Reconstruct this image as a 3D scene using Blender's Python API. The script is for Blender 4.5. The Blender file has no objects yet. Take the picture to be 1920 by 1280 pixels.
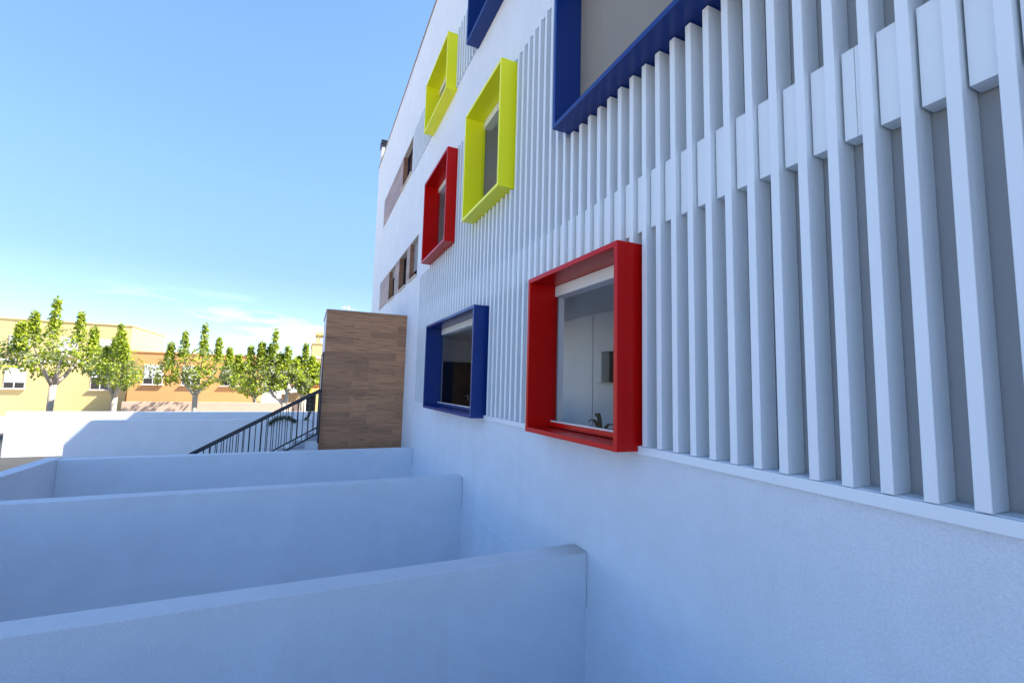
import bpy, bmesh, math, random
from mathutils import Vector, Matrix, noise
random.seed(7)
scene = bpy.context.scene
COL = scene.collection

# ------------------------------------------------------------------ helpers
def link(o, parent=None):
    COL.objects.link(o)
    if parent is not None:
        o.parent = parent
    return o

def empty(name, loc, label, cat, group=None):
    o = bpy.data.objects.new(name, None)
    o.empty_display_size = 0.2
    o.location = loc
    link(o)
    o['label'] = label; o['category'] = cat
    if group: o['group'] = group
    return o

def tag(o, label, cat, group=None):
    o['label'] = label; o['category'] = cat
    if group: o['group'] = group
    return o

def obj(name, bm, mat, parent=None, smooth=False, bevel=0.0, seg=2, label=None):
    """link a bmesh as one object; geometry is in world space, shifted when the parent has a location"""
    me = bpy.data.meshes.new(name)
    bmesh.ops.recalc_face_normals(bm, faces=bm.faces[:])
    if parent is not None:
        loc = Vector(parent.location)
        p = parent.parent
        while p is not None:
            loc = loc + Vector(p.location); p = p.parent
        bmesh.ops.translate(bm, verts=bm.verts[:], vec=-loc)
    bm.to_mesh(me); bm.free()
    mats = mat if isinstance(mat, (list, tuple)) else [mat]
    for m in mats: me.materials.append(m)
    if smooth:
        for p in me.polygons: p.use_smooth = True
    o = bpy.data.objects.new(name, me)
    link(o, parent)
    if bevel > 0:
        b = o.modifiers.new('bevel', 'BEVEL'); b.width = bevel; b.segments = seg
        b.limit_method = 'ANGLE'; b.angle_limit = math.radians(40)
        b.harden_normals = False
    if label: o['label'] = label
    return o

def structure(o):
    o['kind'] = 'structure'; return o

def box(bm, x0, x1, y0, y1, z0, z1, mi=0):
    vs = [bm.verts.new((x, y, z)) for x in (x0, x1) for y in (y0, y1) for z in (z0, z1)]
    for a in ((0,1,3,2),(4,6,7,5),(0,4,5,1),(2,3,7,6),(0,2,6,4),(1,5,7,3)):
        f = bm.faces.new([vs[i] for i in a]); f.material_index = mi
    return vs

def bar(bm, a, b, w, h=None, up=(0,0,1)):
    """rectangular bar from a to b"""
    a = Vector(a); b = Vector(b); d = (b-a).normalized(); h = h or w
    up = Vector(up)
    if abs(d.dot(up)) > 0.95: up = Vector((0,1,0))
    s = d.cross(up).normalized(); t = s.cross(d).normalized()
    vs = []
    for q in (a, b):
        for i, j in ((-1,-1),(1,-1),(1,1),(-1,1)):
            vs.append(bm.verts.new(q + s*(i*w/2) + t*(j*h/2)))
    for f in ((3,2,1,0),(4,5,6,7),(0,1,5,4),(1,2,6,5),(2,3,7,6),(3,0,4,7)):
        bm.faces.new([vs[i] for i in f])

def tube(bm, pts, rads, n=8):
    rings = []
    for i, p in enumerate(pts):
        p = Vector(p)
        d = (Vector(pts[min(i+1, len(pts)-1)]) - Vector(pts[max(i-1, 0)])).normalized()
        s = d.cross(Vector((0.31, 0.95, 0.1))).normalized(); t = d.cross(s)
        rings.append([bm.verts.new(p + (s*math.cos(2*math.pi*k/n) + t*math.sin(2*math.pi*k/n))*rads[i]) for k in range(n)])
    for a, b in zip(rings, rings[1:]):
        for k in range(n):
            bm.faces.new((a[k], a[(k+1) % n], b[(k+1) % n], b[k]))
    bm.faces.new(rings[0][::-1]); bm.faces.new(rings[-1])

def grid_wall(bm, xf, xb, y0, y1, z0, z1, holes, sides=True, axis='x', skip=None):
    """wall sheet at x = xf pierced by holes (ya, yb, za, zb) whose reveals run back to xb"""
    ys = sorted({y0, y1, *[v for h in holes for v in h[:2] if y0 < v < y1]})
    zs = sorted({z0, z1, *[v for h in holes for v in h[2:4] if z0 < v < z1]})
    cache = {}
    def V(x, y, z):
        k = (round(x, 5), round(y, 5), round(z, 5))
        if k not in cache:
            cache[k] = bm.verts.new((x, y, z) if axis == 'x' else (y, x, z))
        return cache[k]
    def solid(i, j):
        if i < 0 or j < 0 or i >= len(ys)-1 or j >= len(zs)-1: return None
        cy = (ys[i]+ys[i+1])/2; cz = (zs[j]+zs[j+1])/2
        return not any(h[0] < cy < h[1] and h[2] < cz < h[3] for h in holes)
    for i in range(len(ys)-1):
        for j in range(len(zs)-1):
            a, b, c, d = ys[i], ys[i+1], zs[j], zs[j+1]
            if solid(i, j):
                bm.faces.new((V(xf,a,c), V(xf,a,d), V(xf,b,d), V(xf,b,c)))
            elif sides:
                if solid(i-1, j): bm.faces.new((V(xf,a,c), V(xf,a,d), V(xb,a,d), V(xb,a,c)))
                if solid(i+1, j): bm.faces.new((V(xf,b,c), V(xf,b,d), V(xb,b,d), V(xb,b,c)))
                if solid(i, j-1): bm.faces.new((V(xf,a,c), V(xf,b,c), V(xb,b,c), V(xb,a,c)))
                if solid(i, j+1): bm.faces.new((V(xf,a,d), V(xf,b,d), V(xb,b,d), V(xb,a,d)))

# ------------------------------------------------------------------ materials
def nt(name):
    m = bpy.data.materials.new(name); m.use_nodes = True
    t = m.node_tree; b = t.nodes['Principled BSDF']
    return m, t, b
def N(t, typ, **kw):
    n = t.nodes.new(typ)
    for k, v in kw.items():
        if k in n.inputs: n.inputs[k].default_value = v
        else: setattr(n, k, v)
    return n
def coords(t, scale=(1,1,1)):
    tc = N(t, 'ShaderNodeTexCoord'); mp = N(t, 'ShaderNodeMapping'); mp.inputs['Scale'].default_value = scale
    t.links.new(tc.outputs['Object'], mp.inputs['Vector']); return mp.outputs['Vector']
def ramp(t, fac, stops):
    r = N(t, 'ShaderNodeValToRGB'); e = r.color_ramp.elements
    while len(e) < len(stops): e.new(0.5)
    for el, (p, c) in zip(e, stops):
        el.position = p; el.color = (*c, 1) if len(c) == 3 else c
    t.links.new(fac, r.inputs['Fac']); return r.outputs['Color']
def mix(t, fac, a, b, mode='MIX'):
    m = N(t, 'ShaderNodeMix', data_type='RGBA', blend_type=mode)
    for sock, v in ((m.inputs[0], fac), (m.inputs[6], a), (m.inputs[7], b)):
        if hasattr(v, 'is_linked'): t.links.new(v, sock)
        elif isinstance(v, (int, float)): sock.default_value = v
        else: sock.default_value = (*v, 1)
    return m.outputs[2]
def noise_n(t, vec, scale, detail=4, rough=0.55):
    n = N(t, 'ShaderNodeTexNoise'); n.inputs['Scale'].default_value = scale
    n.inputs['Detail'].default_value = detail; n.inputs['Roughness'].default_value = rough
    t.links.new(vec, n.inputs['Vector']); return n.outputs['Fac']
def bump(t, b, h, strength, dist):
    bp = N(t, 'ShaderNodeBump'); bp.inputs['Strength'].default_value = strength; bp.inputs['Distance'].default_value = dist
    t.links.new(h, bp.inputs['Height']); t.links.new(bp.outputs['Normal'], b.inputs['Normal'])

def plaster(name, col, var=0.05, grain=140, bstr=0.5, dist=0.004, streak=0.0):
    m, t, b = nt(name)
    v = coords(t)
    dark = tuple(c*(1-var) for c in col)
    c = ramp(t, noise_n(t, v, 0.9, 5), [(0.3, dark), (0.7, col)])
    if streak:
        vs = coords(t, (3.0, 3.0, 0.22))
        s = ramp(t, noise_n(t, vs, 1.6, 6, 0.65), [(0.56, (1,1,1)), (0.8, (1-streak, 1-streak*1.1, 1-streak*1.35))])
        c = mix(t, 1.0, c, s, 'MULTIPLY')
        sp = ramp(t, noise_n(t, v, 9.0, 2, 0.4), [(0.0, (0.6,0.56,0.5)), (0.2, (1,1,1))])
        c = mix(t, 1.0, c, sp, 'MULTIPLY')
    if bstr >= 0.9:      # sandy grain and broad hand-trowelled patches
        c = mix(t, 1.0, c, ramp(t, noise_n(t, v, grain*0.8, 2, 0.6), [(0.35, (0.93,0.93,0.932)), (0.6, (1.015,1.015,1.015))]), 'MULTIPLY')
        c = mix(t, 1.0, c, ramp(t, noise_n(t, v, 2.6, 6, 0.6), [(0.42, (0.965,0.965,0.96)), (0.62, (1,1,1))]), 'MULTIPLY')
    t.links.new(c, b.inputs['Base Color'])
    b.inputs['Roughness'].default_value = 0.88
    b.inputs['Specular IOR Level'].default_value = 0.3
    n1 = noise_n(t, v, grain, 3, 0.7)
    bump(t, b, n1, bstr, dist)
    return m

def paint(name, col, rough=0.25, coat=0.0, var=0.04, spec=0.5, peel=0.0):
    m, t, b = nt(name)
    v = coords(t)
    c = ramp(t, noise_n(t, v, 2.3, 4), [(0.3, tuple(x*(1-var) for x in col)), (0.7, col)])
    t.links.new(c, b.inputs['Base Color'])
    r = N(t, 'ShaderNodeMapRange'); r.inputs['To Min'].default_value = rough*0.95; r.inputs['To Max'].default_value = rough*1.06
    t.links.new(noise_n(t, v, 6, 4), r.inputs['Value']); t.links.new(r.outputs[0], b.inputs['Roughness'])
    b.inputs['Specular IOR Level'].default_value = spec
    b.inputs['Coat Weight'].default_value = coat; b.inputs['Coat Roughness'].default_value = 0.06
    if peel: bump(t, b, noise_n(t, v, 30, 2), peel, 0.002)
    return m

def wood_tiles(name, axes, base=(0.42,0.21,0.102), row=0.2, length=1.15, gloss=0.45):
    """porcelain planks; axes = object axes used along and across the planks"""
    m, t, b = nt(name)
    tc = N(t, 'ShaderNodeTexCoord'); sx = N(t, 'ShaderNodeSeparateXYZ'); t.links.new(tc.outputs['Object'], sx.inputs[0])
    cb = N(t, 'ShaderNodeCombineXYZ')
    t.links.new(sx.outputs[axes[0]], cb.inputs['X']); t.links.new(sx.outputs[axes[1]], cb.inputs['Y'])
    br = N(t, 'ShaderNodeTexBrick'); br.offset = 0.37; br.offset_frequency = 2; br.squash = 1.0
    br.inputs['Scale'].default_value = 1.0; br.inputs['Brick Width'].default_value = length; br.inputs['Row Height'].default_value = row
    br.inputs['Mortar Size'].default_value = 0.0025; br.inputs['Mortar Smooth'].default_value = 0.1
    br.inputs['Color1'].default_value = (0,0,0,1); br.inputs['Color2'].default_value = (1,1,1,1); br.inputs['Mortar'].default_value = (0.5,0.5,0.5,1)
    t.links.new(cb.outputs[0], br.inputs['Vector'])
    # each plank gets its own grain: shift the grain by the plank's random value
    off = N(t, 'ShaderNodeVectorMath', operation='SCALE'); off.inputs['Scale'].default_value = 17.0
    t.links.new(br.outputs['Color'], off.inputs[0])
    ad = N(t, 'ShaderNodeVectorMath', operation='ADD'); t.links.new(cb.outputs[0], ad.inputs[0]); t.links.new(off.outputs[0], ad.inputs[1])
    mp = N(t, 'ShaderNodeMapping'); mp.inputs['Scale'].default_value = (0.9, 13, 1); t.links.new(ad.outputs[0], mp.inputs['Vector'])
    g = noise_n(t, mp.outputs[0], 2.2, 7, 0.62)
    mp2 = N(t, 'ShaderNodeMapping'); mp2.inputs['Scale'].default_value = (1.5, 9, 1); t.links.new(ad.outputs[0], mp2.inputs['Vector'])
    k = noise_n(t, mp2.outputs[0], 1.3, 3, 0.5)
    c = ramp(t, g, [(0.28, tuple(x*0.5 for x in base)), (0.48, base), (0.72, tuple(min(1, x*1.3) for x in base))])
    kn = ramp(t, k, [(0.62, (1,1,1)), (0.78, (0.5,0.42,0.38))])
    c = mix(t, 1.0, c, kn, 'MULTIPLY')
    pl = ramp(t, br.outputs['Color'], [(0, (0.76,0.76,0.78)), (1, (1.14,1.12,1.1))])
    c = mix(t, 1.0, c, pl, 'MULTIPLY')
    c = mix(t, br.outputs['Fac'], c, tuple(x*1.25 for x in base))
    t.links.new(c, b.inputs['Base Color'])
    b.inputs['Roughness'].default_value = gloss
    bump(t, b, g, 0.12, 0.002)
    return m

def glass(name, tint=(0.93,0.96,0.96)):
    m = bpy.data.materials.new(name); m.use_nodes = True; t = m.node_tree
    t.nodes.clear(); o = N(t, 'ShaderNodeOutputMaterial')
    tr = N(t, 'ShaderNodeBsdfTransparent'); tr.inputs['Color'].default_value = (*tint, 1)
    gl = N(t, 'ShaderNodeBsdfGlossy'); gl.inputs['Roughness'].default_value = 0.0
    fr = N(t, 'ShaderNodeFresnel')
    ge = N(t, 'ShaderNodeNewGeometry'); mr = N(t, 'ShaderNodeMapRange')      # a thin pane: the same reflection from both sides
    mr.inputs['To Min'].default_value = 1.12; mr.inputs['To Max'].default_value = 1/1.12
    t.links.new(ge.outputs['Backfacing'], mr.inputs['Value']); t.links.new(mr.outputs[0], fr.inputs['IOR'])
    mx = N(t, 'ShaderNodeMixShader')
    t.links.new(fr.outputs[0], mx.inputs[0]); t.links.new(tr.outputs[0], mx.inputs[1]); t.links.new(gl.outputs[0], mx.inputs[2])
    t.links.new(mx.outputs[0], o.inputs['Surface'])
    return m

def leaf_mat(name, a, b_):
    m, t, b = nt(name)
    oi = N(t, 'ShaderNodeNewGeometry')
    c = ramp(t, oi.outputs['Random Per Island'], [(0, a), (1, b_)])
    t.links.new(c, b.inputs['Base Color']); b.inputs['Roughness'].default_value = 0.5
    o = t.nodes['Material Output']
    tl = N(t, 'ShaderNodeBsdfTranslucent'); t.links.new(c, tl.inputs['Color'])
    mx = N(t, 'ShaderNodeMixShader'); mx.inputs[0].default_value = 0.5
    t.links.new(b.outputs[0], mx.inputs[1]); t.links.new(tl.outputs[0], mx.inputs[2]); t.links.new(mx.outputs[0], o.inputs['Surface'])
    return m

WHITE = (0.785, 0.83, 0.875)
M = {}
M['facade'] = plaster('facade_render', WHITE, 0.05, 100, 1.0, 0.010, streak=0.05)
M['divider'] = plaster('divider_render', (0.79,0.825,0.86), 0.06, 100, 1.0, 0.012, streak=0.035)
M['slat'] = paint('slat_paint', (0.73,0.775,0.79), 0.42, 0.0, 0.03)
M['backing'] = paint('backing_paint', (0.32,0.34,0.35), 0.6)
M['red'] = paint('red_gloss', (0.55,0.004,0.003), 0.28, 0.0, 0.05, 0.2)
M['blue'] = paint('blue_gloss', (0.006,0.034,0.19), 0.25, 0.0, 0.05, 0.35)
M['yellow'] = paint('yellow_gloss', (0.90,0.90,0.02), 0.3, 0.0, 0.03, 0.3)
M['glass'] = glass('window_glass')
M['dark_glass'] = paint('dark_glass', (0.012,0.014,0.018), 0.06, 0, 0.02, 0.6)
M['bead'] = paint('glazing_aluminium', (0.75,0.75,0.75), 0.35)
M['blind'] = plaster('blind_box_white', (0.82,0.80,0.76), 0.03, 200, 0.1, 0.001)
M['screen'] = plaster('taupe_screen_fabric', (0.31,0.265,0.22), 0.06, 220, 0.3, 0.002)
M['room'] = plaster('room_white', (0.82,0.82,0.82), 0.03, 160, 0.15, 0.002)
M['ceil'] = plaster('room_ceiling', (0.76,0.74,0.72), 0.04, 160, 0.15, 0.002)
M['black'] = paint('black_door', (0.004,0.004,0.004), 0.85, 0, 0.02, 0.02)
M['metal'] = paint('black_metal', (0.012,0.016,0.025), 0.4)
M['steel'] = paint('brushed_steel', (0.45,0.45,0.44), 0.3)
M['woodXZ'] = wood_tiles('wood_tiles_front', ('X','Z'))
M['woodYZ'] = wood_tiles('wood_tiles_panel', ('Y','Z'), (0.36,0.235,0.18), 0.2, 1.15, 0.5)
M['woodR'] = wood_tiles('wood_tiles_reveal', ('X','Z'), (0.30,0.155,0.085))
M['sill'] = plaster('cream_stone', (0.66,0.60,0.52), 0.06, 90, 0.2, 0.002)
M['shutter'] = paint('shutter_grey', (0.30,0.31,0.33), 0.45)
M['cap'] = paint('tan_metal_cap', (0.36,0.29,0.25), 0.4)
M['concrete'] = plaster('concrete', (0.52,0.46,0.39), 0.2, 60, 0.4, 0.006, streak=0.15)
M['paving'] = plaster('pale_paving', (0.45,0.42,0.38), 0.15, 40, 0.4, 0.006)
M['asphalt'] = plaster('asphalt', (0.06,0.06,0.06), 0.3, 90, 0.6, 0.008)
M['step'] = plaster('grey_marble', (0.36,0.37,0.39), 0.2, 30, 0.1, 0.002)
M['yellow_house'] = plaster('cream_yellow_render', (0.60,0.48,0.22), 0.08, 60, 0.3, 0.006)
M['peach'] = plaster('peach_render', (0.70,0.45,0.25), 0.1, 60, 0.3, 0.006)
M['pink'] = plaster('pinkish_render', (0.62,0.45,0.36), 0.1, 60, 0.3, 0.006)
M['orange'] = plaster('orange_render', (0.70,0.34,0.13), 0.1, 60, 0.3, 0.006)
M['tile'] = plaster('clay_tile', (0.34,0.12,0.06), 0.3, 30, 0.6, 0.01)
M['tin'] = paint('corrugated_sheet', (0.52,0.54,0.55), 0.5, 0, 0.15)
M['awning'] = paint('yellow_awning', (0.75,0.52,0.06), 0.8)
M['reed'] = plaster('reed_screen', (0.58,0.40,0.20), 0.3, 50, 0.6, 0.01)
M['ac'] = paint('ac_white', (0.72,0.72,0.70), 0.5)
M['bark'] = plaster('pale_bark', (0.48,0.42,0.35), 0.3, 25, 0.9, 0.02)
M['leaf'] = leaf_mat('mulberry_leaf', (0.26,0.37,0.02), (0.50,0.55,0.05))
M['leaf2'] = leaf_mat('greyish_leaf', (0.14,0.20,0.06), (0.34,0.38,0.17))
M['ivy'] = leaf_mat('dark_leaf', (0.02,0.05,0.015), (0.06,0.12,0.03))
M['pot'] = plaster('terracotta', (0.35,0.16,0.09), 0.2, 50, 0.3, 0.004)
M['grass_leaf'] = leaf_mat('house_plant_leaf', (0.015,0.045,0.015), (0.04,0.09,0.03))

# stain at the corner of the nearest divider wall (dirt with a shape of its own)
def divider_stained():
    m = M['divider'].copy(); m.name = 'divider_render_stained'
    t = m.node_tree; b = t.nodes['Principled BSDF']
    src = b.inputs['Base Color'].links[0].from_socket
    tc = N(t, 'ShaderNodeTexCoord'); s = N(t, 'ShaderNodeSeparateXYZ'); t.links.new(tc.outputs['Object'], s.inputs[0])
    r1 = N(t, 'ShaderNodeMapRange'); r1.inputs['From Min'].default_value = 2.05; r1.inputs['From Max'].default_value = 2.5; t.links.new(s.outputs['X'], r1.inputs['Value'])
    r2 = N(t, 'ShaderNodeMapRange'); r2.inputs['From Min'].default_value = -0.02; r2.inputs['From Max'].default_value = -0.004; t.links.new(s.outputs['Z'], r2.inputs['Value'])
    mu = N(t, 'ShaderNodeMath', operation='MULTIPLY'); t.links.new(r1.outputs[0], mu.inputs[0]); t.links.new(r2.outputs[0], mu.inputs[1])
    nz = N(t, 'ShaderNodeMath', operation='MULTIPLY'); t.links.new(mu.outputs[0], nz.inputs[0])
    k = ramp(t, noise_n(t, coords(t), 55, 5, 0.7), [(0.38, (0.25,0.25,0.25)), (0.62, (1,1,1))])
    t.links.new(k, nz.inputs[1])
    c = mix(t, nz.outputs[0], src, (0.42,0.36,0.28))
    t.links.new(c, b.inputs['Base Color'])
    return m
M['divider_stained'] = divider_stained()

# ------------------------------------------------------------------ ground
XW = 2.53            # facade plane;  XS = slat fronts;  XB = backing
XS, XB, XF, XC = 2.50, 2.65, 2.29, 2.69
ZG = -3.4
bm = bmesh.new(); s = 300
vs = [bm.verts.new(p) for p in ((-s,-s,ZG),(s,-s,ZG),(s,s,ZG),(-s,s,ZG))]; bm.faces.new(vs)
structure(obj('ground', bm, M['concrete']))
bm = bmesh.new(); box(bm, -8.6, -4.45, -60, 90, ZG+0.004, ZG+0.14)
structure(obj('pavement', bm, M['paving'], bevel=0.02))
bm = bmesh.new(); vs = [bm.verts.new(p) for p in ((-15.5,-60,ZG+0.006),(-8.62,-60,ZG+0.006),(-8.62,90,ZG+0.006),(-15.5,90,ZG+0.006))]; bm.faces.new(vs)
structure(obj('road', bm, M['asphalt']))
bm = bmesh.new(); box(bm, -4.2, XW-0.019, -9.0, 0.35, ZG+0.004, -1.62)
structure(obj('terrace', bm, M['divider'], bevel=0.01))

bm = bmesh.new(); box(bm, -4.2, XW-0.019, 0.36, 12.9, ZG+0.004, ZG+0.03)
structure(obj('added_well_floor', bm, M['divider']))  # unseen pale floor, added to bounce blue skylight onto the walls

# ------------------------------------------------------------------ main building
Y0, Y1, ZR = -9.0, 21.6, 10.05
B = empty('school_building', (XW, 5.0, ZG), 'long white rendered building with grey slat screens and projecting red, yellow and blue window frames', 'building')

PITCH, SW = 0.1675, 0.054
YC0 = 2.947
frames = [  # name, material, y0, y1, z0, z1, label
    ('red', 3.03, 4.71, -0.51, 1.23, 'large red box frame round the ground floor window nearest the viewer'),
    ('blue', 6.60, 9.70, -0.51, 1.23, 'dark blue box frame round the ground floor window beyond the red one'),
    ('blue', 1.20, 4.19, 2.80, 4.73, 'blue box frame cut by the top of the picture, above the big red one'),
    ('yellow', 5.755, 7.405, 2.80, 4.73, 'lime yellow box frame on the middle storey, between the red and blue frames'),
    ('red', 8.52, 10.49, 2.79, 4.73, 'narrow looking red box frame on the middle storey, above the small blue one'),
    ('yellow', 8.85, 10.83, 6.17, 7.45, 'small lime yellow box frame on the top storey'),
    ('blue', 5.50, 7.52, 6.18, 8.15, 'blue box frame on the top storey, right of the small yellow one'),
    ('red', -5.2, 0.10, -0.51, 1.23, None),  # out of view; added and widened to let more daylight into the corridor
]
low_recess = (Y0+0.5, 11.66, -0.46, 2.75)
mid_recess = (Y0+0.5, 10.49, 2.75, 4.765)
top_recess = (10.81, 13.27, 6.23, 7.57)
top_recess_2 = (7.50, 8.87, 6.23, 7.57)
wins = [  # side-hung windows of the wood-clad bands
    (15.58, 16.77, 2.90, 4.01), (13.53, 14.77, 2.90, 4.01), (12.05, 13.07, 2.90, 4.01), (13.41, 14.93, 6.36, 7.52)]
# the blue top frame rises above its slat strip, and bottoms stand a little under theirs
fh = [(a[1]+0.02, a[2]-0.02, a[3]+0.02, a[4]-0.02) for a in frames]
bm = bmesh.new()
grid_wall(bm, XW, XB+0.01, Y0, Y1, -2.04, ZR, [low_recess, mid_recess, top_recess, top_recess_2] + wins + fh)
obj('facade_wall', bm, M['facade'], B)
bm = bmesh.new()      # lower wall, standing 6 mm proud: its top edge is the thin line low on the wall
box(bm, XW-0.018, XW+0.3, Y0, Y1-0.01, ZG-0.1, -2.038)
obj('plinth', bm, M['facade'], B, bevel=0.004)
bm = bmesh.new()
# body behind the corridor, roof slab, end walls
box(bm, 5.3, 15.0, Y0, Y1, ZG-0.1, ZR-0.12)
box(bm, XW+0.004, 15.0, Y0+0.002, Y1-0.002, ZR-0.1, ZR-0.002)
box(bm, XW+0.004, 5.29, Y1-0.28, Y1, ZG-0.1, ZR-0.11)
box(bm, XW+0.004, 5.29, Y0, Y0+0.3, ZG-0.1, ZR-0.11)
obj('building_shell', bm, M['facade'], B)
bm = bmesh.new()
box(bm, XW-0.035, XW+0.32, Y0-0.03, Y1+0.035, ZR+0.001, ZR+0.035)
obj('parapet_cap', bm, M['cap'], B, bevel=0.006)

# --- slat screens
def slat_screen(ya, yb, za, zb, fr, band=None, rail=None, label=None):
    rs = random.Random(int(ya*100)+int(zb*10))
    bm = bmesh.new()
    k0 = math.ceil((ya+SW/2+0.01-YC0)/PITCH); k1 = math.floor((yb-SW/2-0.005-YC0)/PITCH)
    cs = [YC0+k*PITCH for k in range(k0, k1+1)]
    for yc in cs:
        j = rs.uniform(-0.0022, 0.0022); tilt = rs.uniform(-0.0035, 0.0035)
        a, b = yc-SW/2+j, yc+SW/2+j
        segs = [(za, zb)]
        for f in fr:
            if f[1] < yc+SW/2+0.004 and f[2] > yc-SW/2-0.004:
                n = []
                for s0, s1 in segs:
                    if f[4] <= s0 or f[3] >= s1: n.append((s0, s1)); continue
                    if f[3]-0.006 > s0: n.append((s0, f[3]-0.006))
                    if f[4]+0.004 < s1: n.append((f[4]+0.004, s1))
                segs = n
        for s0, s1 in segs:
            if yc > mid_recess[1]-SW/2 and s1 > 3 and za < 0: s1 = 2.745
            if s1-s0 < 0.03: continue
            vs = box(bm, XS, XB-0.004, a, b, s0+rs.uniform(-0.002, 0.002), s1-rs.uniform(0, 0.004))
            for v in vs:
                if v.co.z > (s0+s1)/2: v.co.y += tilt
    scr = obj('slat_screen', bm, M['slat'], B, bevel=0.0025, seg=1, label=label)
    # backing sheet with openings for the window frames
    bk = bmesh.new()
    hs = [(f[1]+0.02, f[2]-0.02, f[3]+0.02, f[4]-0.02) for f in fr]
    if band:
        hs2 = hs + [(mid_recess[1], 20, 2.751, 9)]
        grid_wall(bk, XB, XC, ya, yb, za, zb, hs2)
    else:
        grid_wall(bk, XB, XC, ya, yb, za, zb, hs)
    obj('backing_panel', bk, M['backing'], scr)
    if band:
        bi = bmesh.new(); n = 0
        for c0, c1 in zip(cs, cs[1:]):
            n += 1
            a, b = c0+SW/2+0.003, c1-SW/2-0.011
            j = rs.uniform(-0.002, 0.002)
            if n % 7 == 3:   # joint between two sheets
                box(bi, 2.54+j, XB-0.008, a, a+0.035, band[0], band[1])
                box(bi, 2.541+j, XB-0.008, a+0.038, b, band[0], band[1])
            else:
                box(bi, 2.54+j, XB-0.008, a, b, band[0]+rs.uniform(-.002,.002), band[1]+rs.uniform(-.002,.002))
        obj('infill_band', bi, M['slat'], scr, bevel=0.002, seg=1)
    if rail:
        for a, b in rail:
            br = bmesh.new(); box(br, XS-0.002, XB-0.01, a+0.002, b-0.002, za-0.07, za-0.004)
            obj('base_rail', br, M['slat'], scr, bevel=0.004)
        for a, b in rail:
            y = a+0.4
            while y < b-0.2:
                rv = bmesh.new(); bmesh.ops.create_uvsphere(rv, u_segments=10, v_segments=6, radius=0.006, matrix=Matrix.Translation((XS-0.002, y, za-0.04)))
                obj('rivet', rv, M['slat'], scr, smooth=True)
                y += 1.34
    return scr

low = [f for f in frames if f[3] < 6]
slat_screen(low_recess[0], low_recess[1], -0.46, 4.765, low, band=(1.336, 1.832),
            rail=[(low_recess[0], -5.2), (0.10, 3.03), (4.71, 6.60), (9.70, 11.66)], label='pale grey slat screen over the two lower storeys')
slat_screen(top_recess[0], top_recess[1], 6.23, 7.57, [f for f in frames if f[3] > 6], label='pale grey slat strip left of the small yellow frame')
slat_screen(top_recess_2[0], top_recess_2[1], 6.23, 7.57, [f for f in frames if f[3] > 6], label='pale grey slat strip between the small yellow and blue frames')

# --- projecting window frames
def window_frame(c, y0, y1, z0, z1, label, low_floor):
    bm = bmesh.new(); w = 0.05
    xo, xi = XF, 2.66
    O = [(y0,z0),(y1,z0),(y1,z1),(y0,z1)]; I = [(y0+w,z0+w),(y1-w,z0+w),(y1-w,z1-w),(y0+w,z1-w)]
    vo = [bm.verts.new((xo,*p)) for p in O]; vi = [bm.verts.new((xo,*p)) for p in I]
    wo = [bm.verts.new((xi,*p)) for p in O]; wi = [bm.verts.new((xi,*p)) for p in I]
    for k in range(4):
        n = (k+1) % 4
        bm.faces.new((vo[k],vo[n],vi[n],vi[k])); bm.faces.new((vo[k],wo[k],wo[n],vo[n]))
        bm.faces.new((vi[k],vi[n],wi[n],wi[k])); bm.faces.new((wo[k],wi[k],wi[n],wo[n]))
    fr = obj('window_frame', bm, M[c], B, bevel=0.005, seg=2, label=label)
    # bottom rail of the sash, slot, white bead, pane
    ib, it, ia, ie = z0+w, z1-w, y0+w, y1-w
    s = bmesh.new(); box(s, 2.565, 2.625, ia+0.001, ie-0.001, ib+0.006, ib+0.058)
    obj('sash_rail', s, M[c], fr, bevel=0.004)
    s = bmesh.new(); box(s, 2.545, 2.564, ia+0.001, ie-0.001, ib+0.001, ib+0.005)
    obj('drain_slot', s, M['black'], fr)
    s = bmesh.new()
    box(s, 2.59, 2.618, ia+0.001, ie-0.001, ib+0.059, ib+0.073)
    obj('glazing_bead', s, M['bead'], fr)
    s = bmesh.new()
    vs = [s.verts.new((2.604, a, b)) for a, b in ((ia+0.001,ib+0.0735),(ie-0.001,ib+0.0735),(ie-0.001,it-0.001),(ia+0.001,it-0.001))]; s.faces.new(vs)
    obj('glass_pane', s, M['glass'], fr)
    if z0 > 2 and y0 < 2:      # fabric roller screen pulled down behind the pane
        s = bmesh.new(); box(s, 2.612, 2.616, ia+0.004, ie-0.004, ib+0.075, it-0.003)
        obj('roller_screen', s, M['screen'], fr)
    s = bmesh.new(); box(s, 2.622, 2.775, ia+0.002, ie-0.002, it-0.128, it-0.002)
    obj('blind_box', s, M['blind'], fr, bevel=0.006)
    return fr
for f in frames:
    window_frame(f[0], *f[1:5], f[5], f[3] < 0)

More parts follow.
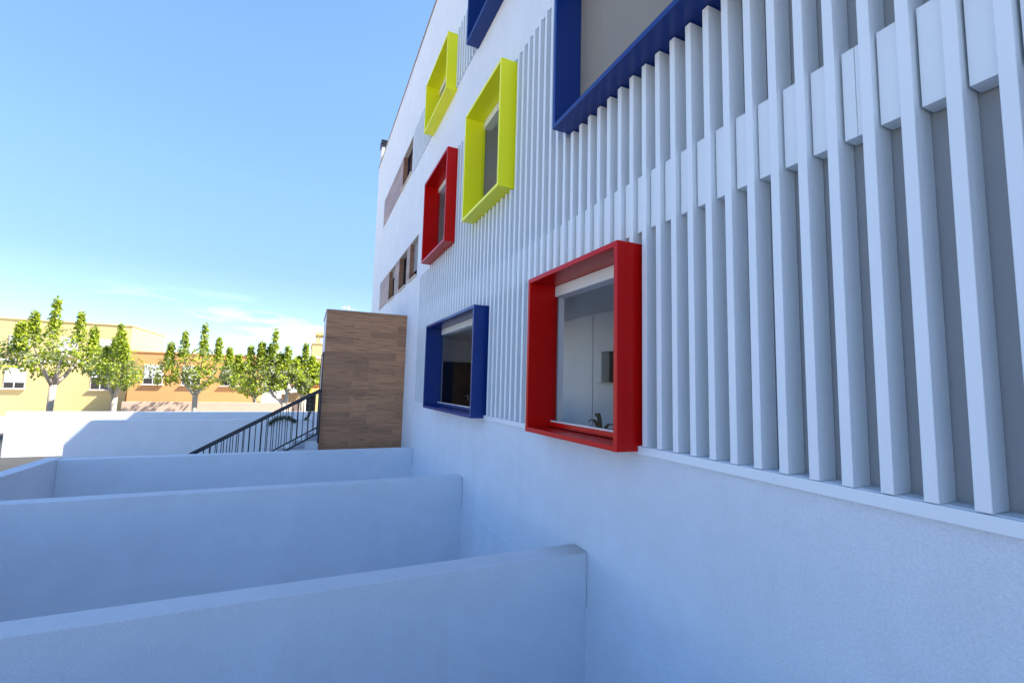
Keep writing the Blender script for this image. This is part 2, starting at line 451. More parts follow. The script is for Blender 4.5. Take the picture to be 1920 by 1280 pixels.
# --- corridors behind the frames (one on each storey)
def corridor(z0, z1, y0, y1, fr, niche=None, back=4.5):
    bm = bmesh.new()
    grid_wall(bm, back, back+0.16, y0, y1, z0, z1, [niche] if niche else [])
    hs = [(f[1]+0.02, f[2]-0.02, f[3]+0.02, f[4]-0.02) for f in fr]
    grid_wall(bm, XC+0.0005, XC, y0, y1, z0, z1, hs, sides=False)
    for y in (y0, y1):
        vs = [bm.verts.new(p) for p in ((XC,y,z0),(back,y,z0),(back,y,z1),(XC,y,z1))]; bm.faces.new(vs)
    r = obj('corridor_wall', bm, M['room'], B)
    c = bmesh.new(); vs = [c.verts.new(p) for p in ((2.66,y0,z1),(back,y0,z1),(back,y1,z1),(2.66,y1,z1))]; c.faces.new(vs)
    obj('corridor_ceiling', c, M['ceil'], r)
    c = bmesh.new(); vs = [c.verts.new(p) for p in ((XC,y0,z0),(back,y0,z0),(back,y1,z0),(XC,y1,z0))]; c.faces.new(vs)
    obj('corridor_floor', c, M['paving'], r)
    return r
gf = corridor(-1.40, 1.27, -6.0, 12.5, [f for f in frames if f[3] < 0], niche=(5.72, 6.375, 0.085, 0.60))
corridor(1.95, 4.86, -6.0, 12.0, [f for f in frames if 2 < f[3] < 5])
corridor(5.40, 8.40, 0.0, 12.5, [f for f in frames if f[3] > 5])
bm = bmesh.new(); vs = [bm.verts.new(p) for p in ((4.66,5.6,0),(4.66,6.5,0),(4.66,6.5,0.7),(4.66,5.6,0.7))]; bm.faces.new(vs)
obj('hatch_dark_sheet', bm, M['black'], gf)  # black sheet stands in for the darkness of the room beyond
bm = bmesh.new(); box(bm, 4.44, 4.62, 5.70, 6.40, 0.062, 0.0845); obj('hatch_sill', bm, M['sill'], gf, bevel=0.004)
bm = bmesh.new(); box(bm, 4.485, 4.499, 6.62, 12.49, -1.39, 1.265); obj('wall_panel', bm, M['room'], gf)
bm = bmesh.new(); box(bm, XC+0.001, 2.775, 4.695, 5.15, -1.395, 1.265); obj('pilaster', bm, M['room'], gf, bevel=0.006)
# black door at the corridor's end
bm = bmesh.new(); box(bm, 3.43, 4.34, 12.44, 12.48, -1.39, 0.62); d = obj('corridor_door', bm, M['black'], B, bevel=0.004)
bm = bmesh.new()
box(bm, 3.37, 3.427, 12.42, 12.49, -1.39, 0.68); box(bm, 4.343, 4.40, 12.42, 12.49, -1.39, 0.68); box(bm, 3.4275, 4.3425, 12.42, 12.49, 0.623, 0.68)
obj('door_frame', bm, M['bead'], d)
bm = bmesh.new(); box(bm, 4.20, 4.245, 12.425, 12.439, -0.46, -0.28); bar(bm, (4.222,12.41,-0.33), (4.11,12.41,-0.33), 0.02); box(bm, 4.213,4.231,12.405,12.424,-0.34,-0.32)
obj('door_handle', bm, M['steel'], d, bevel=0.003)

# --- wood-clad window bands
def cladding(ya, yb, za, zb, holes, label):
    bm = bmesh.new(); grid_wall(bm, XW-0.008, XW+0.004, ya, yb, za, zb, holes)
    # outer rim
    for (a, b, c, d) in ((ya,ya,za,zb),(yb,yb,za,zb)):
        bm.faces.new([bm.verts.new(p) for p in ((XW-0.008,a,c),(XW-0.008,a,d),(XW+0.004,a,d),(XW+0.004,a,c))])
    for z in (za, zb):
        bm.faces.new([bm.verts.new(p) for p in ((XW-0.008,ya,z),(XW-0.008,yb,z),(XW+0.004,yb,z),(XW+0.004,ya,z))])
    return obj('wood_cladding', bm, M['woodYZ'], B, label=label)
cladding(12.05, 19.03, 2.90, 4.01, wins[:3], 'wood look cladding strip round the three lower windows')
cladding(14.93, 19.05, 6.36, 7.52, [], 'wood look cladding panel left of the top window')
for i, (a, b, c, d) in enumerate(wins):
    dp = 2.712
    f = bmesh.new(); w = 0.055
    box(f, dp-0.05, dp, a+0.012, a+w, c+0.012, d-0.012); box(f, dp-0.05, dp, b-w, b-0.012, c+0.012, d-0.012)
    box(f, dp-0.05, dp, a+w+0.001, b-w-0.001, c+0.012, c+w); box(f, dp-0.05, dp, a+w+0.001, b-w-0.001, d-w, d-0.012)
    m = (a+b)/2
    box(f, dp-0.045, dp, m-0.035, m+0.035, c+w+0.001, d-w-0.001)
    win = obj('window', f, M['metal'], B, bevel=0.003)
    p = bmesh.new(); box(p, dp-0.02, dp-0.012, a+w, m-0.035, c+w, d-w); box(p, dp-0.02, dp-0.012, m+0.035, b-w, c+w, d-w)
    obj('pane', p, M['dark_glass'], win)
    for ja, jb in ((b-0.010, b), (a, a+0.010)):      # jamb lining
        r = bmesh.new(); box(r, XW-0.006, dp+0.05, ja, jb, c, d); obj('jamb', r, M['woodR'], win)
    r = bmesh.new(); box(r, XW-0.004, dp+0.05, a+0.011, b-0.011, d-0.010, d-0.001); obj('lintel', r, M['sill'], win)
    r = bmesh.new(); box(r, XW-0.045, dp+0.05, a-0.02, b+0.02, c-0.035, c+0.008); obj('sill', r, M['sill'], win, bevel=0.004)
    r = bmesh.new(); box(r, dp+0.004, dp+0.06, a, b, c, d); obj('window_back', r, M['black'], win)
    if i == 2 or i == 0:
        sh = bmesh.new(); z = d-0.02; zl = c+0.30 if i == 2 else d-0.25
        while z > zl:
            vs = box(sh, dp-0.075, dp-0.056, a+0.014, b-0.014, z-0.045, z-0.004); z -= 0.048
        obj('roller_shutter', sh, M['shutter'], win, bevel=0.006)

# ------------------------------------------------------------------ dividing walls of the light well
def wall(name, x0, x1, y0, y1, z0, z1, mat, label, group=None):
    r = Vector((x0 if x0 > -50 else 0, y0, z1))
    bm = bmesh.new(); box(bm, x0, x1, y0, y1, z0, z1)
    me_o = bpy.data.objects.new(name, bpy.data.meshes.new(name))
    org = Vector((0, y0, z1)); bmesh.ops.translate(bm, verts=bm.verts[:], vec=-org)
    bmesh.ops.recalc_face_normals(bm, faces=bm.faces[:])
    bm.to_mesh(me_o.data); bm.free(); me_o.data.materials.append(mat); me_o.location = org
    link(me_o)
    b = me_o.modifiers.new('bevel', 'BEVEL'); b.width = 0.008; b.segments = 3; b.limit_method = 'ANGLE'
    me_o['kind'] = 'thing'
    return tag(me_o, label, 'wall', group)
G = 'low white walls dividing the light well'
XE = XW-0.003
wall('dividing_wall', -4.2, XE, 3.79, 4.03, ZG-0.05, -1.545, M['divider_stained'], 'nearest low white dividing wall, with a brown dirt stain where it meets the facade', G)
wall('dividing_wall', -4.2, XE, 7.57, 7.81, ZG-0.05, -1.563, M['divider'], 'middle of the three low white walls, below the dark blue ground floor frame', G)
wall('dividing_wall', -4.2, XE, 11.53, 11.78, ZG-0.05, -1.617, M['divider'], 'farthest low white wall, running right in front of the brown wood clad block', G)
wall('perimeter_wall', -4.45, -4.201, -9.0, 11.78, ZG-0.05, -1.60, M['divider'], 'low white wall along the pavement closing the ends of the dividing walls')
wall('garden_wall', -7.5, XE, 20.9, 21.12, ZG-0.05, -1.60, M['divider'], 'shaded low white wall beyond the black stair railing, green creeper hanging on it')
wall('boundary_wall', -11, 12, 25.4, 25.65, ZG-0.05, -1.58, M['divider'], 'white wall in front of the yellow house, just behind the wall with creeper')

# ------------------------------------------------------------------ wood-clad entrance block
E = empty('entrance_block', (0.4, 13.1, ZG), 'tall brown wood plank clad entrance block against the white facade', 'entrance block')
bm = bmesh.new(); box(bm, 0.405, XE, 13.102, 15.8, ZG, 1.90)
obj('core', bm, M['facade'], E)
bm = bmesh.new(); box(bm, 0.392, XE-0.001, 13.085, 13.101, ZG, 1.915)
obj('wood_front', bm, M['woodXZ'], E, bevel=0.003)
bm = bmesh.new(); box(bm, 0.38, XE-0.002, 13.102, 15.82, 1.901, 1.922)
obj('roof_cap', bm, M['cap'], E, bevel=0.004)
bm = bmesh.new(); box(bm, 0.385, 0.404, 13.62, 15.2, -1.505, 0.72)
dr = obj('entrance_door', bm, M['pink'], E)
bm = bmesh.new(); box(bm, 0.372, 0.404, 13.55, 13.62, -1.505, 0.79); box(bm, 0.372, 0.404, 15.2, 15.27, -1.505, 0.79); box(bm, 0.372, 0.404, 13.621, 15.199, 0.721, 0.79)
obj('door_frame', bm, M['metal'], dr)

# stairs
ST = 0.193; TR = 0.315
t = empty('stairs', (0.4, 12.95, ZG), 'white stairs with grey treads descending left from the wood clad block', 'stairs')
bm = bmesh.new(); tb = bmesh.new()
n = 0; x = 0.380; z = -1.515
while z > ZG+0.12:
    box(bm, x-TR, x, 12.97, 14.45, ZG, z-0.021)
    box(tb, x-TR-0.006, x-0.002, 12.95, 14.47, z-0.02, z)
    x -= TR; z -= ST; n += 1
bmesh.ops.remove_doubles(bm, verts=bm.verts[:], dist=0.0001)
obj('stair_body', bm, M['divider'], t)
obj('treads', tb, M['step'], t, bevel=0.003)
xend = x

def railing(y, label):
    r = empty('stair_railing', (0.37, y, -1.52), label, 'railing', 'black railings of the white stairs')
    sl = 0.57
    zt = lambda X: -0.262 + sl*(X-0.37)
    zb = lambda X: -1.345 + sl*(X-0.37)
    xe = xend+0.1
    b = bmesh.new(); bar(b, (0.37,y,zt(0.37)), (xe,y,zt(xe)), 0.045, 0.05); obj('handrail', b, M['metal'], r, bevel=0.005)
    b = bmesh.new(); bar(b, (0.37,y,zb(0.37)), (xe,y,zb(xe)), 0.03, 0.04); obj('bottom_rail', b, M['metal'], r, bevel=0.004)
    for X, zl in ((0.37, -1.60), (xe, zb(xe)-0.25)):
        b = bmesh.new(); bar(b, (X,y,zt(X)+0.02), (X,y,zl), 0.045); obj('post', b, M['metal'], r, bevel=0.004)
    X = 0.37-0.13
    while X > xe+0.05:
        b = bmesh.new(); bar(b, (X,y,zb(X)), (X,y,zt(X)), 0.018)
        obj('baluster', b, M['metal'], r)
        X -= 0.13
    return r
railing(12.93, 'black metal stair railing on the near side, in front of the steps')
railing(14.49, 'black metal stair railing on the far side, behind the steps')

# ------------------------------------------------------------------ roof vent on the corner
V = empty('roof_vent', (2.48, 20.4, ZR+0.036), 'small white roof vent with dark louvred cap on the far roof corner', 'vent')
bm = bmesh.new(); box(bm, 2.47, 2.86, 20.4, 20.85, ZR+0.036, ZR+0.50); obj('vent_body', bm, M['ac'], V)
bm = bmesh.new()
for k in range(3): box(bm, 2.43, 2.90, 20.36, 20.89, ZR+0.53+k*0.115, ZR+0.60+k*0.115)
box(bm, 2.56, 2.78, 20.5, 20.76, ZR+0.501, ZR+0.83)
obj('louvre_cap', bm, M['metal'], V, bevel=0.006)

# ------------------------------------------------------------------ plants
def leaf(bm, p, d, up, L, W, fold=0.25, mi=0):
    d = d.normalized(); s = d.cross(up)
    if s.length < 1e-3: s = d.cross(Vector((1,0,0)))
    s.normalize(); nrm = s.cross(d)
    a = bm.verts.new(p); m1 = bm.verts.new(p + d*L*0.45 + s*W*0.5 + nrm*W*fold); m2 = bm.verts.new(p + d*L*0.45 - s*W*0.5 + nrm*W*fold)
    c = bm.verts.new(p + d*L*0.5); e = bm.verts.new(p + d*L - nrm*L*0.12)
    for f in ((a,c,m1),(a,m2,c),(c,e,m1),(c,m2,e)):
        bm.faces.new(f).material_index = mi

def rv(r=1.0):
    while True:
        v = Vector((random.uniform(-1,1), random.uniform(-1,1), random.uniform(-1,1)))
        if 0.01 < v.length < 1: return v*r

def creeper(pts, n, spread, label, up=0.0):
    x, y, z = pts[0]
    b = bmesh.new(); st = bmesh.new()
    tube(st, pts, [0.012]*len(pts), 5)
    for _ in range(n):
        i = random.randrange(len(pts)-1); f = random.random()
        p = Vector(pts[i]).lerp(Vector(pts[i+1]), f) + rv(spread)
        if p.y > 20.88: p.y = 20.88 - abs(random.gauss(0, 0.03)) if p.z < -1.6 else p.y
        leaf(b, p, rv()+Vector((0,-0.5,-0.3+up)), Vector((0,0,1)), random.uniform(0.05,0.10), random.uniform(0.04,0.07))
    st.faces.ensure_lookup_table()
    root = empty('creeper', (x, y, z), label, 'plant', 'creepers on the low white wall')
    obj('stem', st, M['bark'], root); obj('foliage', b, M['ivy'], root)
creeper([(-1.25,20.84,-1.80),(-1.10,20.83,-1.62),(-0.95,20.83,-1.53),(-0.75,20.83,-1.51),(-0.55,20.83,-1.53),(-0.42,20.84,-1.58),(-0.34,20.84,-1.66)], 420, 0.085, 'dark green creeper arching over the shaded white wall, behind the balusters')
creeper([(0.06,20.85,-1.62),(0.12,20.84,-1.55),(0.20,20.9,-1.42),(0.26,20.95,-1.25)], 130, 0.06, 'small upright green sprig on the shaded white wall, nearest the wood clad block', 0.6)

def tree(x, y, z0, fork, limbs, shoots, clumps, label, nleaf, grey=0.3, seed=1, L=(0.11,0.21)):
    random.seed(seed)
    t = empty('mulberry_tree', (x, y, z0), label, 'tree', 'leafy trees across the wall')
    tr = bmesh.new()
    tube(tr, [(x,y,z0),(x+0.02,y,(z0+fork)/2),(x,y,fork)], [0.15,0.12,0.13], 10)
    for lb in limbs:
        pts = [(x,y,fork-0.06)] + [(x+a, y+b, c) for a, b, c in lb]
        n = len(pts); tube(tr, pts, [0.115-0.07*i/(n-1) for i in range(n)], 8)
    for (a, b, c, d) in shoots:
        tube(tr, [(x+a*0.7, y+b*0.7, c-0.7), (x+a, y+b, c), (x+a, y+b, d)], [0.035,0.02,0.006], 5)
    obj('trunk', tr, M['bark'], t, smooth=True)
    cr = bmesh.new()
    for _ in range(nleaf):
        u = random.random()
        if u < 0.38 and shoots:
            a, b, c, d = random.choice(shoots); f = random.random()
            rr = 0.24*(1-0.72*f)+0.02
            v = rv(rr); p = Vector((x+a, y+b, c+(d-c)*f)) + Vector((v.x, v.y, v.z*0.6))
            g = random.random() < grey*0.35
        else:
            a, b, c, rr = random.choice(clumps)
            v = rv(1.0)
            v = v.normalized()*(v.length**0.5)*rr*1.22*random.uniform(0.7,1.15)
            p = Vector((x+a, y+b, c)) + Vector((v.x, v.y, v.z*0.8))
            q = noise.noise(p*2.3+Vector((seed*3,0,0)))
            if q < -0.12: continue
            g = random.random() < grey + (0.4 if noise.noise(p*1.1+Vector((9,seed,2))) > 0.1 else -0.15)
        d = rv() + Vector((0,0,-0.35)) + (v.normalized()*0.6 if v.length > 0 else Vector())
        leaf(cr, p, d, Vector((0,0,1)), random.uniform(*L), random.uniform(L[0]*0.8, L[1]*0.75), mi=1 if g else 0)
    obj('crown', cr, [M['leaf'], M['leaf2']], t)
    return t
tree(-0.98, 26.6, ZG, -1.22,
     [[(-0.25,-0.05,-1.02),(-0.52,-0.1,-0.82),(-0.75,0,-0.45),(-0.9,0.1,0.1)], [(0.10,0,-0.98),(0.10,0.05,-0.75),(0.05,0.1,-0.35),(0.12,0,0.2)], [(0.1,0.3,-0.8),(0.4,0.6,-0.3)]],
     [(-0.62,0,0.9,2.55),(-1.2,0.1,0.9,1.9),(0.03,0,0.6,1.68),(-0.32,0.1,0.6,1.35),(-0.85,0.3,0.7,1.75),(0.42,0.15,0.3,1.1),(-1.7,0.2,0.4,1.7),(-2.2,0.1,0.3,1.2)],
     [(-0.75,0,0.55,0.62),(-0.4,0.2,0.15,0.6),(0.05,0,0.25,0.55),(0.5,0,0.05,0.45),(-1.3,0.1,0.3,0.75),(-0.62,-0.2,-0.3,0.38),(-1.9,0.2,0.1,0.65),(0.15,0.1,-0.15,0.35),(-1.5,-0.1,-0.35,0.5),(0.75,0.1,-0.1,0.4),(1.15,0.1,0.0,0.3)],
     'leafy mulberry tree with a pale forked trunk at the left edge behind the railing', 7500, 0.45, 3)
tree(-0.12, 28.4, ZG, -1.0,
     [[(-0.02,0,-0.6),(0.1,0.1,0.0)], [(0.25,0,-0.5),(0.6,0,-0.05)], [(-0.3,0.1,-0.5),(-0.5,0.2,0.1)]],
     [(0.0,0,0.7,2.05),(-0.35,0.1,0.6,1.3),(0.38,0,0.5,1.35),(0.7,0.1,0.3,1.0)],
     [(0.0,0,0.5,0.5),(0.45,0,0.35,0.42),(0.75,0,0.1,0.3),(-0.4,0.1,0.3,0.5),(0.2,0,0.0,0.35),(0.9,0.0,-0.05,0.2),(0.05,0,-0.5,0.22)],
     'smaller leafy tree with a thin pale trunk in front of the yellow house', 4800, 0.3, 8)
tree(-5.4, 29.5, ZG, -0.9,
     [[(-0.4,0,-0.5),(-0.9,0,0.3)], [(0.4,0.1,-0.4),(0.8,0,0.4)], [(0.05,0.3,-0.3),(0,0.4,0.5)]],
     [(0.2,0,1.2,2.9),(-0.7,0.1,1.1,2.4),(0.9,0,0.9,2.2),(-1.3,0.1,0.7,1.8),(1.4,0.2,0.6,1.7)],
     [(0,0,0.8,0.9),(-0.8,0.1,0.5,0.8),(0.9,0,0.5,0.8),(-1.5,0,0.2,0.6),(1.5,0,0.2,0.6),(0.2,-0.3,0.0,0.6)],
     'broad leafy tree standing farther left along the boundary wall', 5500, 0.4, 12, (0.11,0.2))

for i, (tx, ty, sc_, rot) in enumerate(((-8.6, 28.8, 0.95, 2.1), (-11.8, 31.0, 1.15, 4.0), (-2.9, 33.0, 0.85, 1.0))):   # copies farther along the wall
    src = bpy.data.objects['mulberry_tree.002']
    o = src.copy(); COL.objects.link(o); o.location = (tx, ty, ZG); o.scale = (sc_,)*3; o.rotation_euler.z = rot
    o['label'] = ('leafy tree on the boundary wall, second from the left of the picture', 'leafy tree farthest left, in front of the tall yellow house', 'leafy tree behind the shed, partly hidden by the forked tree')[i]
    for ch in src.children:
        c_ = ch.copy(); COL.objects.link(c_); c_.parent = o

# plant in the corridor
random.seed(5)
P = empty('potted_plant', (2.98, 4.2, -1.40), 'dark leafed pot plant behind the glass of the large red frame', 'plant')
bm = bmesh.new(); tube(bm, [(2.98,4.2,-1.399),(2.98,4.2,-1.39),(2.98,4.2,-1.0)], [0.11,0.12,0.16], 20); obj('pot', bm, M['pot'], P)
bm = bmesh.new()
tube(bm, [(2.98,4.2,-1.02),(2.985,4.21,-0.8),(2.975,4.2,-0.5)], [0.02,0.016,0.012], 6)
obj('stem', bm, M['bark'], P)
bm = bmesh.new()
for ang, rise, L in ((1.65,0.13,0.24),(4.55,0.06,0.30),(4.9,0.11,0.20),(0.3,0.05,0.22),(3.2,0.08,0.2),(1.2,-0.05,0.25),(5.4,-0.08,0.25),(1.62,0.20,0.12)):
    dirv = Vector((math.cos(ang), math.sin(ang), 0)); prev = None; k = 9
    sd = Vector((-dirv.y, dirv.x, 0))
    for i in range(k+1):
        f = i/k
        c = Vector((2.975,4.2,-0.52)) + dirv*L*f + Vector((0,0, rise*math.sin(f*2.2)*1.15))
        w = 0.032*math.sin(math.pi*min(1, f*0.92+0.08))**0.8
        cur = (bm.verts.new(c - sd*w + Vector((0,0,w*0.5))), bm.verts.new(c), bm.verts.new(c + sd*w + Vector((0,0,w*0.5))))
        if prev:
            bm.faces.new((prev[0],prev[1],cur[1],cur[0])); bm.faces.new((prev[1],prev[2],cur[2],cur[1]))
        prev = cur
obj('leaves', bm, M['grass_leaf'], P, smooth=True)

# ------------------------------------------------------------------ houses beyond
def house(x0, x1, y0, y1, z1, mat, label, wins=(), side_wins=(), cornice=None):
    h = empty('house', ((x0+x1)/2, y0, ZG), label, 'house')
    bm = bmesh.new(); box(bm, x0, x1, y0, y1, ZG, z1)
    obj('walls', bm, mat, h, bevel=0.02)
    bm = bmesh.new(); box(bm, x0-0.06, x1+0.06, y0-0.06, y1+0.06, z1+0.001, z1+0.12); obj('parapet', bm, mat, h, bevel=0.02)
    if cornice is not None:
        bm = bmesh.new(); box(bm, x0-0.07, x1+0.07, y0-0.07, y1+0.07, cornice, cornice+0.16); obj('cornice', bm, M['ac'], h, bevel=0.01)
    for a, b, c, d in wins:
        bm = bmesh.new(); box(bm, a-0.06, b+0.06, y0-0.03, y0-0.001, c-0.06, d+0.06)
        w = obj('window', bm, M['sill'], h)
        bm = bmesh.new(); box(bm, a, b, y0-0.036, y0-0.031, c, d); obj('pane', bm, M['dark_glass'], w)
        bm = bmesh.new(); box(bm, a-0.14, b+0.14, y0-0.16, y0-0.032, c-0.13, c-0.05); obj('sill', bm, M['sill'], w, bevel=0.01)
        bm = bmesh.new(); zz = d; zl = c + (d-c)*((a*7.3) % 1.0)*0.8
        while zz > zl: box(bm, a+0.01, b-0.01, y0-0.06, y0-0.037, zz-0.085, zz-0.01); zz -= 0.09
        if len(bm.verts): obj('roller_shutter', bm, M['ac'], w)
        else: bm.free()
        bm = bmesh.new(); box(bm, (a+b)/2-0.03, (a+b)/2+0.03, y0-0.058, y0-0.037, c, max(zz, c+0.1)); obj('mullion', bm, M['ac'], w)
    for a, b, c, d in side_wins:
        bm = bmesh.new(); box(bm, x0-0.03, x0-0.001, a-0.06, b+0.06, c-0.06, d+0.06)
        w = obj('window', bm, M['sill'], h)
        bm = bmesh.new(); box(bm, x0-0.036, x0-0.031, a, b, c, d); obj('pane', bm, M['dark_glass'], w)
    return h
h = house(0.28, 8.5, 44, 52, 3.22, M['yellow_house'], 'pale yellow house with an open roof frame, beside the wood clad block', wins=((2.6,3.7,0.2,1.5),), side_wins=((45.0,46.0,1.2,2.3),), cornice=1.95)
bm = bmesh.new()
box(bm, 0.62, 0.95, 44.3, 44.65, 3.35, 4.05); box(bm, 2.5, 2.83, 44.3, 44.65, 3.35, 4.05); box(bm, 0.62, 0.95, 46.8, 47.1, 3.35, 4.05); box(bm, 2.5, 2.83, 46.8, 47.1, 3.35, 4.05)
box(bm, 0.52, 2.95, 44.2, 47.2, 4.051, 4.36)
obj('roof_frame', bm, M['yellow_house'], h, bevel=0.015)
# antenna on a mast behind
A = empty('roof_antenna', (3.7, 52.0, 3.35), 'thin television antenna showing above the wood clad block', 'antenna')
A.location.y = 51.6
bm = bmesh.new(); tube(bm, [(3.7,51.6,3.345),(3.7,51.6,8.1)], [0.03,0.025], 6); obj('mast', bm, M['ac'], A)
bm = bmesh.new(); bar(bm, (3.0,51.6,7.86), (4.5,51.6,7.72), 0.03)
for k in range(9):
    q = Vector((3.05+k*0.17, 51.6, 7.855-k*0.016)); hh = 0.32-0.018*k
    bar(bm, q+Vector((0,-0.3,-hh*0.5)), q+Vector((0,0.3,hh*0.5)), 0.022); 
bar(bm, (3.35,51.6,8.05), (3.9,51.6,7.95), 0.03); bar(bm, (3.2,51.6,7.7), (3.3,51.6,8.12), 0.025)
obj('antenna_array', bm, M['pink'], A)

# pinkish low house with red tile eave to the left of it
h2 = house(-0.95, 1.6, 36.6, 42.5, -0.35, M['peach'], 'low peach house with a red tiled eave, in front of the yellow house', wins=())
bm = bmesh.new(); box(bm, -1.02, 0.85, 36.2, 36.55, -0.60, -0.47)
for k in range(15): tube(bm, [(-0.96+k*0.125,36.15,-0.44),(-0.96+k*0.125,36.75,-0.21)], [0.055,0.055], 6)
obj('tiled_eave', bm, M['tile'], h2)
bm = bmesh.new(); box(bm, 0.02, 0.72, 36.55, 36.59, ZG, -0.95); obj('doorway_black_slab', bm, M['black'], h2)  # black slab on the wall stands in for the open doorway
S = empty('shed', (-0.9, 34.0, ZG), 'low shed with a sloping grey corrugated roof and reed walls, behind the forked trunk', 'shed')
bm = bmesh.new(); box(bm, -1.45, -0.22, 34.0, 36.0, -1.58, -0.83); obj('reed_wall', bm, M['reed'], S)
bm = bmesh.new()
for k in range(10): box(bm, -1.42+k*0.125, -1.40+k*0.125, 33.975, 33.999, -1.55, -0.86)
obj('cane_battens', bm, M['cap'], S)
bm = bmesh.new(); box(bm, -1.40, -0.26, 34.02, 36.0, ZG, -1.581); obj('base', bm, M['pink'], S)
bm = bmesh.new(); nx = 60
rows = []
for (yy, zz0, zz1) in ((33.75,-1.0,-0.74),(36.1,-0.62,-0.40)):
    rows.append([bm.verts.new((-1.6+1.45*i/nx, yy, zz0+(zz1-zz0)*i/nx + 0.018*math.sin(i*1.55))) for i in range(nx+1)])
for i in range(nx): bm.faces.new((rows[0][i], rows[0][i+1], rows[1][i+1], rows[1][i]))
ro = obj('corrugated_roof', bm, M['tin'], S); sm = ro.modifiers.new('thick', 'SOLIDIFY'); sm.thickness = 0.02
W = wall('street_wall', -9.0, -0.30, 31.2, 31.4, ZG-0.05, -1.40, M['pink'], 'pinkish wall below the shed, left of the air conditioning unit')
W2 = empty('awning', (0.5, 35.6, -0.6), 'small yellow awning over the dark doorway under the peach house', 'awning')
bm = bmesh.new()
pr = []
for k in range(9):
    f = k/8; aa = math.pi*(0.08+0.42*f)
    pr.append((bm.verts.new((0.18, 36.45-0.95*math.cos(aa)*1.0, -0.98+0.42*math.sin(aa))), bm.verts.new((0.98, 36.45-0.95*math.cos(aa), -0.98+0.42*math.sin(aa)))))
for a, b in zip(pr, pr[1:]): bm.faces.new((a[0],a[1],b[1],b[0]))
bm.faces.new([p[0] for p in pr] + [bm.verts.new((0.18,36.45,-1.0))]); bm.faces.new([p[1] for p in pr] + [bm.verts.new((0.98,36.45,-1.0))])
obj('canopy', bm, M['awning'], W2)
AC = empty('air_conditioner', (-0.12, 31.3, -1.39), 'white air conditioning unit standing between the two trunks', 'air conditioner')
bm = bmesh.new(); box(bm, -0.28, 0.06, 31.0, 31.28, -1.96, -1.20); obj('casing', bm, M['ac'], AC, bevel=0.02)
bm = bmesh.new()
for rr in (0.13, 0.10, 0.07, 0.04):
    pts = [(-0.11+rr*math.cos(a*math.pi/12), 30.99, -1.62+rr*math.sin(a*math.pi/12)) for a in range(25)]
    tube(bm, pts, [0.008]*25, 4)
obj('fan_grille', bm, M['metal'], AC)
bm = bmesh.new(); box(bm, -0.26, 0.04, 31.02, 31.26, ZG, -1.961); obj('plinth', bm, M['concrete'], AC)
bm = bmesh.new(); box(bm, 0.62, 0.86, 32.0, 32.24, ZG, -0.80); box(bm, 0.58, 0.90, 31.96, 32.28, -0.799, -0.72)
gp = obj('gate_pillar', bm, M['yellow_house'], bevel=0.01); gp['kind'] = 'thing'
tag(gp, 'pale yellow gate pillar at the dark gate, nearest the wood clad block', 'pillar')
g = empty('metal_gate', (0.3, 32.1, ZG), 'dark barred metal gate left of the pale yellow pillar', 'gate')
bm = bmesh.new()
for k in range(8): bar(bm, (0.10+k*0.068,32.1,ZG+0.05), (0.10+k*0.068,32.1,-1.0), 0.02)
obj('gate_bars', bm, M['metal'], g)
bm = bmesh.new(); bar(bm, (0.07,32.1,-1.0), (0.61,32.1,-1.0), 0.04); bar(bm, (0.07,32.1,-1.5), (0.61,32.1,-1.5), 0.04); bar(bm, (0.07,32.1,ZG+0.06), (0.61,32.1,ZG+0.06), 0.04)
obj('gate_frame', bm, M['metal'], g)

# houses farther left, along and across the street
house(-13.0, -4.2, 46, 55, 1.9, M['orange'], 'orange house with three windows, left of the shed', wins=((-12,-10.8,-0.6,0.9),(-9.4,-8.2,-0.6,0.9),(-6.6,-5.4,-0.6,0.9)))
house(-23.5, -14.2, 50, 60, 4.3, M['yellow_house'], 'tall pale yellow house farthest left behind the trees', wins=((-22,-20.8,1.6,3.0),(-19,-17.8,1.6,3.0),(-16.6,-15.4,1.6,3.0),(-22,-20.8,-1.2,0.4),(-16.6,-15.4,-1.2,0.4)), cornice=0.95)

# ------------------------------------------------------------------ camera
cam = bpy.data.cameras.new('camera'); co = bpy.data.objects.new('camera', cam); link(co)
yaw, pitch, roll = 4.19890568e-01, 9.59059716e-02, 2.51558096e-02
fw = Vector((math.sin(yaw)*math.cos(pitch), math.cos(yaw)*math.cos(pitch), math.sin(pitch)))
r0 = Vector((math.cos(yaw), -math.sin(yaw), 0)); u0 = r0.cross(fw)
r1 = r0*math.cos(roll)+u0*math.sin(roll); u1 = -r0*math.sin(roll)+u0*math.cos(roll)
co.matrix_world = Matrix(((r1.x,u1.x,-fw.x,0),(r1.y,u1.y,-fw.y,0),(r1.z,u1.z,-fw.z,0),(0,0,0,1)))
cam.sensor_fit = 'HORIZONTAL'; cam.sensor_width = 36; cam.lens = 855.36*36/1920
cam.clip_start = 0.05; cam.clip_end = 2000
scene.camera = co

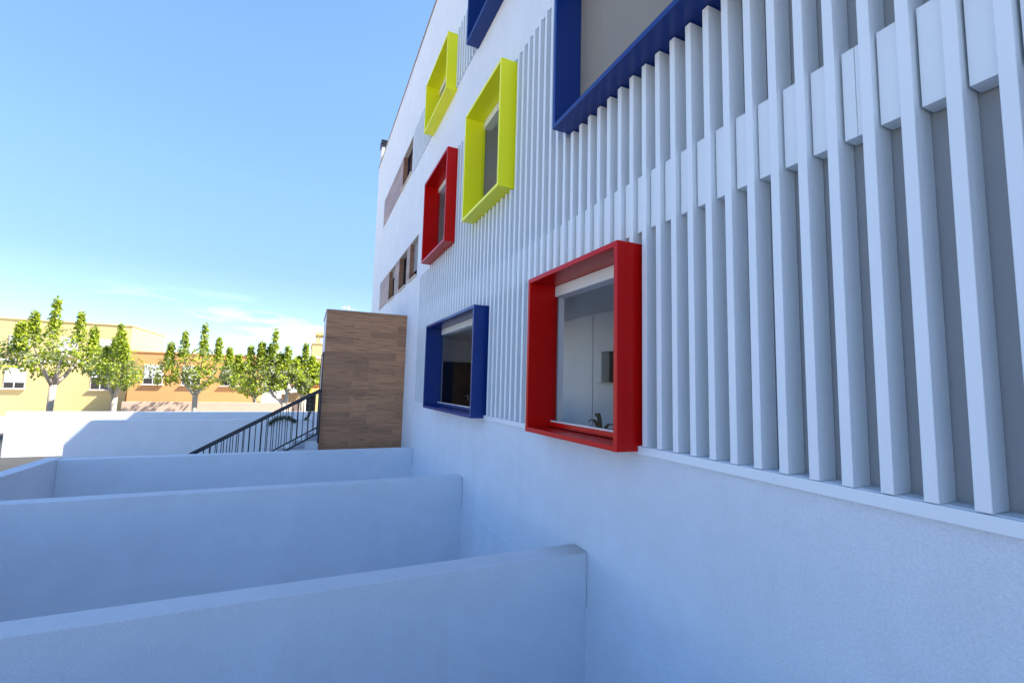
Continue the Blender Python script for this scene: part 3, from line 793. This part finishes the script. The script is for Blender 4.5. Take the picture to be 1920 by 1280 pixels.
# ------------------------------------------------------------------ light
SUN_DIR = Vector((0.92, -0.39, 0)).normalized(); EL = math.radians(49)
sd = Vector((SUN_DIR.x*math.cos(EL), SUN_DIR.y*math.cos(EL), math.sin(EL)))
sun = bpy.data.lights.new('sun', 'SUN'); so = bpy.data.objects.new('sun', sun); link(so)
sun.energy = 4.0; sun.angle = math.radians(0.5); sun.color = (1.0, 0.93, 0.82)
so.rotation_euler = sd.to_track_quat('Z', 'Y').to_euler(); so.location = sd*40
w = bpy.data.worlds.new('World'); scene.world = w; w.use_nodes = True
t = w.node_tree; bg = t.nodes['Background']
sk = N(t, 'ShaderNodeTexSky', sky_type='NISHITA'); sk.sun_disc = False
sk.sun_elevation = EL; sk.sun_rotation = math.atan2(sd.x, sd.y)
sk.air_density = 1.0; sk.dust_density = 0.1; sk.ozone_density = 6.0
# thin clouds low over the horizon
tc = N(t, 'ShaderNodeTexCoord'); mp = N(t, 'ShaderNodeMapping'); mp.inputs['Scale'].default_value = (1.0, 1.0, 5.5)
t.links.new(tc.outputs['Generated'], mp.inputs['Vector'])
nz = noise_n(t, mp.outputs[0], 3.1, 7, 0.58)
cl = ramp(t, nz, [(0.54, (0,0,0)), (0.74, (0.8,0.8,0.8))])
sp = N(t, 'ShaderNodeSeparateXYZ'); t.links.new(tc.outputs['Generated'], sp.inputs[0])
el = ramp(t, sp.outputs['Z'], [(0.0, (0.9,0.9,0.9)), (0.09, (0.7,0.7,0.7)), (0.16, (0,0,0))])
fm = N(t, 'ShaderNodeMix', data_type='RGBA', blend_type='MULTIPLY'); fm.inputs[0].default_value = 1
t.links.new(cl, fm.inputs[6]); t.links.new(el, fm.inputs[7])
hz = ramp(t, sp.outputs['Z'], [(0.0, (0.60,0.57,0.58)), (0.2, (0.64,0.61,0.65)), (0.36, (0.86,0.85,0.88)), (0.55, (1,1,1))])   # hand-set ramp dims the low sky towards the horizon
skc = mix(t, 1.0, sk.outputs[0], hz, 'MULTIPLY')
c = mix(t, fm.outputs[2], skc, (8.6, 9.4, 10.2))
t.links.new(c, bg.inputs['Color'])
bg.inputs['Strength'].default_value = 0.10

scene.view_settings.view_transform = 'Standard'; scene.view_settings.look = 'None'
scene.view_settings.exposure = 2.0; scene.view_settings.gamma = 1.0
scene.render.engine = 'CYCLES'
scene.cycles.max_bounces = 10; scene.cycles.diffuse_bounces = 6; scene.cycles.use_denoising = True
